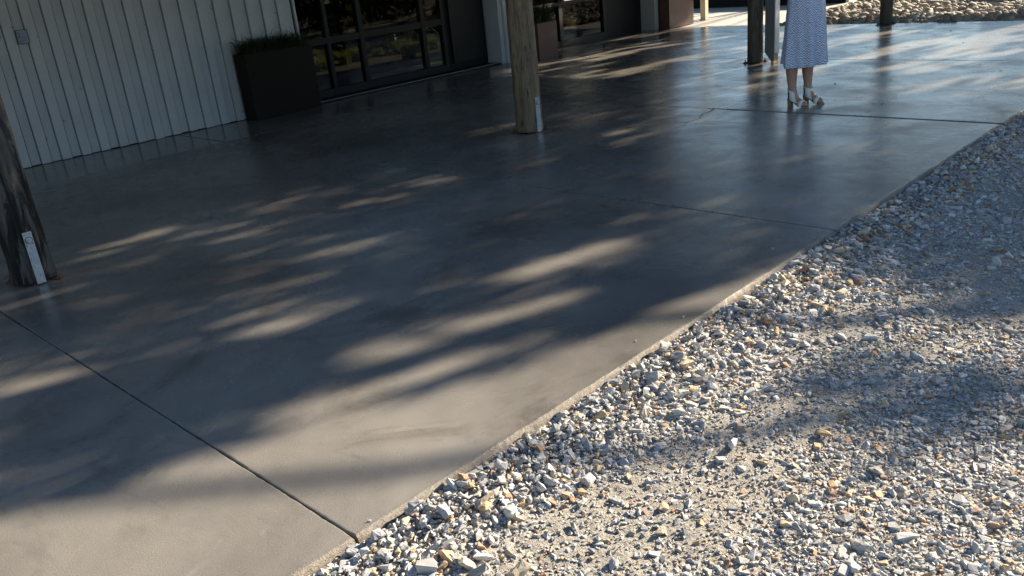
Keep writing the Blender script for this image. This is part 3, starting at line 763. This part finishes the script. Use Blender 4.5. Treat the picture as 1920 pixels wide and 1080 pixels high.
def scatter(N, size_fn, dens_fn, protos, z_off, tilt, seed, name, label, xr=(-1.955, 1.15), yr=(.25, 14.3), heap=0.0):
    r = np.random.default_rng(seed)
    x = r.uniform(*xr, N); y = r.uniform(*yr, N)
    k = r.random(N) < dens_fn(x, y, r); x, y = x[k], y[k]
    size = size_fn(len(x), r)
    # keep clear of the slab side
    x = np.maximum(x, -1.922 + size * .55)
    z = np.array([bedz(a, b) for a, b in zip(x, y)]) + size * z_off
    hp = np.exp(-((x + 1.83) / .13) ** 2) * heap
    z += hp * r.random(len(x))
    V, F, Cc = merge_stones(np.stack([x, y, z], 1), size, protos, r, tilt, pick_col(len(x), r))
    o = link(name, fast_mesh(name, V, F, M['stone'], Cc)); tag(o, label, kind='stuff', cat='gravel'); return o
def sandy(x, y):   # bare sandy patches, 1 = bare
    s = vnoise(x / .33 + 5, y / .5 + 9, 21) * .6 + vnoise(x / .12, y / .2, 22) * .4
    for (cx, cy, rx, ry) in ((-1.42, 1.55, .22, .30), (-1.30, 2.05, .22, .32), (-1.25, 2.55, .2, .3), (-1.5, 3.4, .12, .25), (-.98, 4.0, .3, .35), (-1.25, 1.35, .25, .2), (-.6, 3.2, .12, .2)):
        s = s + .55 * np.exp(-((x - cx) / rx) ** 2 - ((y - cy) / ry) ** 2)
    s = s - .5 * np.exp(-((x + 1.86) / .2) ** 2) - .22 * np.clip((x + 1.2) / .25, 0, 1)
    return np.clip((s - .36) * 2.4, 0, 1)
def falloff(x, y):
    d = np.sqrt(x * x + y * y + 2.5); v = in_view(x, y)
    return np.where(v, 1, .22) * np.clip(3.0 / d, .1, 1) ** 1.5
scatter(420000, lambda n, r: r.uniform(.003, .0075, n), lambda x, y, r: falloff(x, y) * (.35 + .6 * (1 - sandy(x, y))) * (y < 6), proto_s, .25, .4, 51, 'fine_gravel', 'fine grit and small chips spread through the sandy yard')
scatter(430000, lambda n, r: np.clip(r.lognormal(-4.78, .38, n), .0045, .021), lambda x, y, r: np.where(in_view(x, y), 1, .25) * (.13 + .62 * (1 - sandy(x, y)) + .25 * np.exp(-((x + 1.8) / .2) ** 2)) * np.clip(3.4 / np.sqrt(x * x + y * y + 2.5), .25, 1) * .9, proto_m, .12, .35, 52, 'crushed_gravel', 'crushed grey gravel covering the yard beside the slab', heap=.020)
scatter(30000, lambda n, r: np.clip(r.lognormal(-3.93, .32, n), .012, .034), lambda x, y, r: np.where(in_view(x, y), 1, .3) * (1.0 * np.exp(-((x + 1.80) / (.17 + .05 * np.clip(y - 1.5, 0, 4))) ** 2) + .13 * (1 - sandy(x, y)) + .03), proto_l, .22, .4, 53, 'coarse_gravel', 'coarse grey stones heaped against the slab edge', heap=.034)

# stones that stand out, each one an object
def lone_stone(x, y, size, proto, col, rz, tilt, label, group=None, name='gravel_stone', lift=.35, scale=(1, 1, 1)):
    o = link(name, proto, None, (x, y, bedz(x, y) + size * lift), rz); o.rotation_euler = (tilt[0], tilt[1], rz)
    o.scale = tuple(size * s for s in scale); o.color = (*col, 1); tag(o, label, 'stone', group); return o
pm = []
for i in range(8):
    V, F = stone_proto(500 + i, 13 + i % 4, .6, True); pm.append(fast_mesh('stone', V, F, M['stone_obj']))
GREY, PALE, BLUE, TAN, RUST = (.46, .46, .45), (.62, .61, .58), (.33, .35, .38), (.46, .33, .19), (.36, .15, .08)
for a in [
 (-1.690, 1.535, .052, 0, PALE, 2.5, (.15, .1), 'large pale wedge stone, biggest in the near gravel by the joint end', .30, (1.0, .62, .75)),
 (-1.692, 1.190, .036, 1, GREY, .6, (.2, .1), 'rounded grey stone cut by the bottom edge of the picture', .45, (1, 1, 1.1)),
 (-1.875, 1.255, .030, 2, GREY, 1.2, (.5, .1), 'upright grey slab stone leaning by the slab corner joint', .6, (1, .6, 1.4)),
 (-1.600, 1.330, .034, 3, PALE, .9, (.1, .2), 'flat pale flake stone lying on bare sand near the joint', .30, (1, .7, .6)),
 (-1.685, 2.640, .046, 4, TAN, 2.2, (.1, 0), 'long rusty tan stone in the middle of the gravel verge', .28, (1, .42, .55)),
 (-1.108, 2.520, .030, 5, TAN, .4, (.1, .1), 'orange tan block stone alone on the open yard', .4, (1, .8, .8)),
 (-.873, 1.930, .020, 6, RUST, .2, (.2, .5), 'small brick-red pointed stone standing on the open yard', .7, (.8, .8, 1.5)),
 (-1.323, 2.270, .030, 7, PALE, 1.9, (.4, .1), 'pale peaked stone casting a shadow on the sandy track', .5, (1, .8, 1.2)),
 (-1.066, 3.260, .036, 0, BLUE, .2, (.1, .3), 'blue-grey stone sitting proud in the shaded part of the yard', .35, (1, .8, .8)),
 (-.718, 2.620, .038, 2, BLUE, 2.8, (.1, .1), 'flat blue-grey stone near the right side of the yard', .25, (1, .7, .6)),
 (-.688, 2.140, .040, 3, GREY, 1.1, (.1, .1), 'broad grey stone low on the right of the yard', .25, (1, .8, .55)),
 (-.759, 1.930, .034, 5, PALE, 2.4, (.1, .1), 'pale long stone beside the brick-red stone', .28, (1, .55, .6)),
 (-.572, 2.060, .034, 6, TAN, .4, (.2, .1), 'dull orange stone at the far right of the near yard', .35, (1, .8, .7)),
 (-1.62, 3.95, .050, 1, GREY, 2.4, (.1, .1), 'long grey flat stone in the shaded gravel beside the slab', .2, (1.2, .4, .45)),
 (-1.50, 3.80, .030, 4, PALE, 1.4, (.5, .1), 'pale upright stone beside the long grey flat stone', .6, (.8, .7, 1.2)),
]:
    x, y, s_, p, c, rz, tl2, lab, lift, sc = a
    lone_stone(x, y, s_, pm[p], c, rz, tl2, lab, None, 'gravel_stone', lift, sc)
rr = np.random.default_rng(77); cnt = 0
while cnt < 230:
    y = .95 + rr.random() ** 1.3 * 4.6
    x = -1.885 + abs(rr.normal(0, .17)) if rr.random() < .8 else -1.9 + rr.random() * 1.4
    if not in_view(np.array([x]), np.array([y]), 0, 0)[0]: continue
    s_ = rr.uniform(.017, .034)
    x = max(x, -1.92 + s_ * .9)
    c = pick_col(1, rr)[0]
    near = x < -1.6
    hue = 'rusty tan' if c[0] > 1.45 * c[2] else ('pale grey' if c[1] > .40 else ('dark blue-grey' if c[1] < .27 else 'mid grey'))
    lone_stone(x, y, s_, pm[cnt % 8], tuple(c), rr.uniform(0, 6.28), (rr.normal(0, .35), rr.normal(0, .35)),
        hue + ' angular crushed stone lying in the gravel beside the slab', 'larger stones in the gravel', 'gravel_stone', rr.uniform(.3, .9) if near else .3, (1, rr.uniform(.6, .9), rr.uniform(.65, 1.1)))
    cnt += 1

r = np.random.default_rng(91); n = 18
cx_ = -1.955 - np.abs(r.normal(0, .16, n)); cyy = r.uniform(.4, 9, n); cs_ = np.clip(r.lognormal(-5.5, .4, n), .002, .009)
V, F, Cc = merge_stones(np.stack([cx_, cyy, cs_ * .35], 1), cs_, proto_s, r, .3, pick_col(n, r))
tag(link('stone_chips', fast_mesh('stone_chips', V, F, M['stone'], Cc)), 'stone chips kicked up along the slab edge', kind='stuff')

# rounded rocks beyond the slab
def rock_proto(seed):
    bm = bmesh.new(); bmesh.ops.create_icosphere(bm, subdivisions=2, radius=1)
    for v in bm.verts:
        n_ = noise.noise(v.co * 1.1 + Vector((seed * 3.1, 0, 0))) * .42 + noise.noise(v.co * 3 + Vector((seed, 0, 0))) * .10
        v.co *= 1 + n_; v.co.y *= .78; v.co.z *= .58
    me = bpy.data.meshes.new('rock'); bm.to_mesh(me); bm.free(); me.materials.append(M['stone_obj'])
    me.polygons.foreach_set('use_smooth', [True] * len(me.polygons)); return me
rp = [rock_proto(i + 1) for i in range(8)]
RP = [(.42, .37, .29), (.36, .31, .25), (.48, .44, .37), (.30, .24, .18), (.40, .30, .21)]
rr = np.random.default_rng(5); cells = []
for j, y in enumerate(np.arange(14.47, 20.5, .095)):
    for i, x in enumerate(np.arange(-7.5, -2.6, .12)):
        cells.append((x + rr.uniform(-.05, .05) + (j % 2) * .08, y + rr.uniform(-.04, .04)))
cells.sort(key=lambda c: c[1])
vis = [c for c in cells if in_view(np.array([c[0]]), np.array([c[1]]), .02, .0)[0]]
rest_V, rest_F, ro = [], [], 0
for k, (x, y) in enumerate(cells):
    s_ = rr.uniform(.042, .092); c = np.array(RP[rr.integers(5)]) * rr.uniform(.8, 1.2); z = rbz(x, y) + s_ * rr.uniform(.15, .75)
    if y < 14.6: s_ *= .8
    if (x, y) in vis[:300]:
        o = link('river_rock', rp[k % 8], None, (x, max(y, 14.42 + s_), z)); o.rotation_euler = (rr.normal(0, .25), rr.normal(0, .25), rr.uniform(0, 6.28))
        o.scale = (s_, s_, s_); o.color = (*c, 1); tag(o, 'rounded tan rock in the bed beyond the slab', 'rock', 'rounded rocks in the bed beyond the slab')
    else:
        me = rp[k % 8]; V = np.zeros(len(me.vertices) * 3, np.float32); me.vertices.foreach_get('co', V); V = V.reshape(-1, 3)
        F = np.zeros(len(me.polygons) * 3, np.int32); me.polygons.foreach_get('vertices', F)
        a = rr.uniform(0, 6.28); R2 = np.array([[math.cos(a), -math.sin(a), 0], [math.sin(a), math.cos(a), 0], [0, 0, 1]])
        rest_V.append((V * s_) @ R2.T + np.array([x, y, z])); rest_F.append(F.reshape(-1, 3) + ro); ro += len(V)
V = np.concatenate(rest_V); F = np.concatenate(rest_F)
o = link('river_rocks', fast_mesh('river_rocks', V, F, M['stone'], np.tile(np.array([.40, .35, .28]), (len(V), 1)), True)); tag(o, 'rest of the rounded rock bed beyond the slab', 'rocks', kind='stuff')
strappy(-7.05, 18.3, .1, 60, .15, .1, .3, .6, 'leaf_bright', 'thin green sprig rising behind the rock bed', 900, .006, .6)

# dead leaves and grit on the slab
dl = [(-4.82,11.72),(-4.53,11.33),(-4.28,11.71),(-3.79,10.36),(-3.73,10.73),(-4.66,13.41),(-4.28,13.31),(-3.0,10.33),(-2.69,9.96),(-2.51,8.0),(-3.1,7.99),(-3.06,7.59),(-3.99,8.95),(-4.63,11.52),(-5.99,9.55),(-6.61,9.98),(-7.4,11.59),(-5.95,2.76),(-5.58,2.61),(-5.42,3.49),(-7.05,2.35),(-3.19,8.0),(-3.72,12.08),(-4.55,10.82),(-6.04,13.38)]
lm = []
for i in range(4):
    V = []; F = []
    nn = 7
    for k in range(nn):
        s_ = k / (nn - 1); w = .32 * math.sin(math.pi * min(1, s_ + .06)) ** .8 * (1 - .25 * s_); zz = .22 * math.sin(s_ * 3.0 + i) ** 2 + .03
        V += [(s_ * 2 - 1, -w, zz + .12 * w), (s_ * 2 - 1, 0, zz - .02), (s_ * 2 - 1, w, zz + .2 * w)]
        if k:
            b = 3 * k; F += [(b - 3, b - 2, b + 1, b), (b - 2, b - 1, b + 2, b + 1)]
    me = bpy.data.meshes.new('dry_leaf'); me.from_pydata(V, [], F); me.materials.append(M['dry_leaf']); lm.append(me)
for i, (x, y) in enumerate(dl):
    o = link('dry_leaf', lm[i % 4], None, (x, y, .001), random.uniform(0, 6.28)); s_ = random.uniform(.018, .034); o.scale = (s_, s_, s_)
    tag(o, 'small curled brown leaf lying on the concrete slab', 'leaf', 'dead leaves scattered on the slab')

# ------------------------------------------------------------------ the woman
def skin_body(name, pts, edges, radii, mat, parent, root=0, sub=2):
    me = bpy.data.meshes.new(name); me.from_pydata([tuple(p) for p in pts], edges, []); o = link(name, me, parent)
    me.materials.append(mat)
    mo = o.modifiers.new('skin', 'SKIN'); mo.use_smooth_shade = True; mo.branch_smoothing = .6
    for i, v in enumerate(me.skin_vertices[0].data):
        rr_ = radii[i]; v.radius = rr_ if isinstance(rr_, tuple) else (rr_, rr_); v.use_root = (i == root)
    sm = o.modifiers.new('sub', 'SUBSURF'); sm.levels = sub; sm.render_levels = sub
    return o
W0 = Vector((-3.80, 7.81, 0)); FS = .78
wo_ = empty('person', tuple(W0), rad(-12)); tag(wo_, 'woman in a blue and white patterned midi dress and white heeled sandals', 'person')
# local: x forward (to the slab edge), y to the far side
P_ = []; E_ = []; R_r = []
def add(p, r, par=None):
    P_.append(Vector(p)); R_r.append(r)
    if par is not None: E_.append((par, len(P_) - 1))
    return len(P_) - 1
pel = add((.00, .0, .98), (.145, .115))
sp1 = add((.0, 0, 1.12), (.115, .09), pel); sp2 = add((.015, 0, 1.28), (.135, .10), sp1); ch = add((.0, 0, 1.40), (.145, .09), sp2)
nk = add((-.005, 0, 1.475), .052, ch); nk2 = add((.01, 0, 1.53), .048, nk)
h1 = add((.02, 0, 1.585), (.066, .078), nk2); h2 = add((.025, 0, 1.645), (.073, .09), h1); h3 = add((.015, 0, 1.70), (.06, .072), h2)
feet = []
for s, fx, fy, dx in ((-1, -.023, -.112, 0), (1, -.006, .096, 0)):
    hip = add((.0, s * .075, .90), .095, pel)
    kn = add((fx + .045, fy * .85, .545), .060, hip); kc = add((fx + .012, fy * .97, .46), .056, kn)
    cf = add((fx - .012, fy, .375), .062, kc); lo = add((fx - .008, fy, .25), .049, cf); an = add((fx + .0, fy, .140), .038, lo)
    hl = add((fx - .012, fy, .088), .030, an)
    md = add((fx + FS * .065, fy, .072), (.034, .026), an); bl = add((fx + FS * .125, fy, .040), (.040, .020), md); to = add((fx + FS * .160, fy, .030), (.034, .013), bl)
    for q, (ty, tr, tlen) in enumerate(((-.026, .0105, .034), (-.010, .0085, .034), (.004, .0078, .029), (.017, .0072, .023), (.028, .0066, .016))):
        tt = -ty * s if s > 0 else ty
        tt = ty * (-s) * -1 if False else (ty if s > 0 else -ty)
        a = add((fx + FS * .178, fy + tt, .026), tr, to); b = add((fx + FS * .178 + tlen * .8, fy + tt * 1.05, .020), tr * .9, a)
    feet.append((fx, fy))
for s in (-1, 1):
    sh = add((-.005, s * .155, 1.40), .052, ch); el = add((-.035, s * .215, 1.13), .037, sh); fo = add((.06, s * .190, 1.155), .034, el); wr = add((.195, s * .085, 1.20), .024, fo)
    pa = add((.240, s * .060, 1.215), (.034, .018), wr)
    for q in range(4):
        o_ = -.024 + q * .016; l = (.026, .030, .028, .021)[q]
        a = add((.272, s * .058, 1.222 + o_), .0085, pa); b = add((.272 + l * .8, s * .046, 1.222 + o_), .0078, a); add((.274 + l * .9, s * .022, 1.222 + o_), .0068, b)
    a = add((.236, s * .040, 1.238), .010, pa); add((.250, s * .020, 1.256), .0085, a)
body = skin_body('body', P_, E_, R_r, M['skin'], wo_, pel)
# face and hair
fc = MB()
def ball(mb, c, r3, seg=12, rings=8):
    b = len(mb.v)
    for i in range(1, rings):
        ph = math.pi * i / rings
        for k in range(seg):
            t = 2 * math.pi * k / seg; mb.v.append((c[0] + r3[0] * math.sin(ph) * math.cos(t), c[1] + r3[1] * math.sin(ph) * math.sin(t), c[2] + r3[2] * math.cos(ph)))
    for i in range(rings - 2):
        for k in range(seg):
            j = (k + 1) % seg; mb.f.append((b + i * seg + k, b + i * seg + j, b + (i + 1) * seg + j, b + (i + 1) * seg + k))
    mb.f.append(tuple(b + k for k in range(seg))); mb.f.append(tuple(b + (rings - 2) * seg + k for k in range(seg))[::-1])
for s in (-1, 1):
    e = MB(); ball(e, (.092, s * .030, 1.645), (.011, .013, .009)); e.build('eye', M['eye'], body, True)
    e = MB(); ball(e, (.1005, s * .030, 1.645), (.004, .006, .006)); e.build('iris', M['hair'], body, True)
    e = MB(); ball(e, (.018, s * .078, 1.635), (.018, .009, .030)); e.build('ear', M['skin'], body, True)
e = MB(); ball(e, (.103, 0, 1.617), (.017, .012, .022)); e.build('nose', M['skin'], body, True)
e = MB(); ball(e, (.092, 0, 1.583), (.010, .024, .008)); e.build('mouth', M['lip'], body, True)
hm = MB(); ball(hm, (.000, 0, 1.682), (.098, .090, .082), 20, 12); ball(hm, (-.045, 0, 1.60), (.062, .088, .15), 20, 12); ball(hm, (-.055, 0, 1.48), (.045, .080, .14), 20, 12)
hm.build('hair', M['hair'], wo_, True)
# dress: one surface from shoulders to hem, soft folds growing toward the hem
prof = [(1.455, .105, .060), (1.40, .170, .100), (1.30, .172, .122), (1.18, .148, .108), (1.10, .145, .105), (1.02, .172, .135), (.93, .186, .158), (.82, .192, .168), (.70, .197, .174), (.58, .202, .180), (.46, .208, .186), (.375, .214, .192)]
NSEG = 128; V = []; F = []
def fold(t, z):
    a = max(0, (1.05 - z) / .68)
    f = .5 * math.sin(7 * t + .8 + 1.2 * math.sin(2 * t)) + .35 * math.sin(11 * t + 2.1 * z) + .25 * math.sin(4 * t + 1.7)
    return a * .040 * f
zz = []
for i in range(len(prof) - 1):
    for k in range(5):
        s_ = k / 5; z0, a0, b0 = prof[i]; z1, a1, b1 = prof[i + 1]; s2 = s_
        zz.append((z0 + (z1 - z0) * s_, a0 + (a1 - a0) * s2, b0 + (b1 - b0) * s2))
zz.append(prof[-1])
for (z, a, b) in zz:
    for k in range(NSEG):
        t = 2 * math.pi * k / NSEG; f = fold(t, z)
        hemz = .010 * math.sin(2 * t + 1) * max(0, (1.0 - z) / .6)
        V.append(((b + f) * math.cos(t) + (.012 if z < 1 else .008), (a + f) * math.sin(t) + .01, z + hemz))
nr = len(zz)
for i in range(nr - 1):
    for k in range(NSEG):
        j = (k + 1) % NSEG; F.append((i * NSEG + k, i * NSEG + j, (i + 1) * NSEG + j, (i + 1) * NSEG + k))
me = bpy.data.meshes.new('dress'); me.from_pydata(V, [], F); me.materials.append(M['dress']); me.polygons.foreach_set('use_smooth', [True] * len(me.polygons))
dr = link('dress', me, wo_); so = dr.modifiers.new('cloth', 'SOLIDIFY'); so.thickness = .004; so.offset = 1
# short sleeves
for s in (-1, 1):
    MB().tube([(-.003, s * .135, 1.415), (-.008, s * .175, 1.36), (-.018, s * .196, 1.26)], [.060, .062, .060], 20, False).build('sleeve', M['dress'], wo_, True)
# sandals
def band(parent, path, half_w, th, mat):
    """strap: list of (centre, across-vector) points gives a ribbon with thickness"""
    mb = MB(); n_ = len(path)
    for (c, nrm, w) in path:
        c = Vector(c); nrm = Vector(nrm).normalized(); w = Vector(w)
        for (a, b) in ((-1, 0), (1, 0), (1, 1), (-1, 1)): mb.v.append(tuple(c + w * a * half_w + nrm * th * b))
    for i in range(n_ - 1):
        for k in range(4): mb.f.append((i * 4 + k, i * 4 + (k + 1) % 4, (i + 1) * 4 + (k + 1) % 4, (i + 1) * 4 + k))
    mb.f.append((3, 2, 1, 0)); e_ = (n_ - 1) * 4; mb.f.append((e_, e_ + 1, e_ + 2, e_ + 3))
    return mb.build('strap', mat, parent, True)
def arc_band(parent, cx, cy, cz, ry, rz, lean, a0, a1, half_w, name='strap'):
    path = []
    for i in range(15):
        t = a0 + (a1 - a0) * i / 14; y_, z_ = ry * math.cos(t), rz * math.sin(t)
        path.append(((cx + lean * z_ * 0, cy + y_, cz + z_), (0, math.cos(t), math.sin(t)), (math.cos(lean), 0, math.sin(lean))))
    o_ = band(parent, path, half_w, .0035, M['leather']); o_.name = name; return o_
for n_, (fx, fy) in enumerate(feet):
    sh = empty('sandal'); sh.parent = wo_; sh.location = (fx, fy, 0); sh.scale = (FS, 1, 1)
    sh['label'] = 'white strapped sandal with tan block heel'
    # sole: heel seat high, toes low
    prof2 = [(-.045, .078, .024), (-.015, .073, .030), (.03, .058, .028), (.075, .038, .031), (.12, .022, .040), (.165, .012, .041), (.205, .010, .034), (.228, .011, .018)]
    mb = MB()
    for (x_, z_, w_) in prof2: mb.v += [(x_, -w_, z_), (x_, w_, z_), (x_, w_, max(.001, z_ - .010)), (x_, -w_, max(.001, z_ - .010))]
    for i in range(len(prof2) - 1):
        for k in range(4): mb.f.append((i * 4 + k, i * 4 + (k + 1) % 4, (i + 1) * 4 + (k + 1) % 4, (i + 1) * 4 + k))
    mb.f += [(3, 2, 1, 0), tuple(len(mb.v) - 4 + k for k in range(4))]
    mb.build('sole', M['cork'], sh)
    hb = MB(); rings = [(-.050, .004, .026, .070), (-.046, .000, .023, .04), (-.045, -.003, .022, .001)]
    for (xa, xb, w_, z_) in rings: hb.v += [(xa, -w_, z_), (xb, -w_, z_), (xb, w_, z_), (xa, w_, z_)]
    for i in range(2):
        for k in range(4): hb.f.append((i * 4 + k, i * 4 + (k + 1) % 4, (i + 1) * 4 + (k + 1) % 4, (i + 1) * 4 + k))
    hb.f += [(0, 1, 2, 3), (11, 10, 9, 8)]
    hb.build('heel', M['cork'], sh)
    arc_band(sh, .150, 0, .012, .046, .052, -.25, -.05, math.pi + .05, .032, 'toe_strap')
    # wide ankle cuff
    mb = MB(); ns = 24
    ring_c = [(.030, .052, .088, .042), (.022, .084, .076, .044), (.008, .116, .064, .045), (.000, .150, .056, .044)]
    for (x_, z_, ra, rb) in ring_c:
        for k in range(ns):
            t = 2 * math.pi * k / ns; mb.v.append((x_ + ra * math.cos(t), rb * math.sin(t), z_ - .30 * ra * math.cos(t) + .006))
    for i in range(3):
        for k in range(ns):
            j = (k + 1) % ns
            mb.f.append((i * ns + k, i * ns + j, (i + 1) * ns + j, (i + 1) * ns + k))
    mb.build('ankle_strap', M['leather'], sh, True)
    MB().box(-.014, -.002, -.0475, -.0435, .065, .145).build('zip', M['zip'], sh)
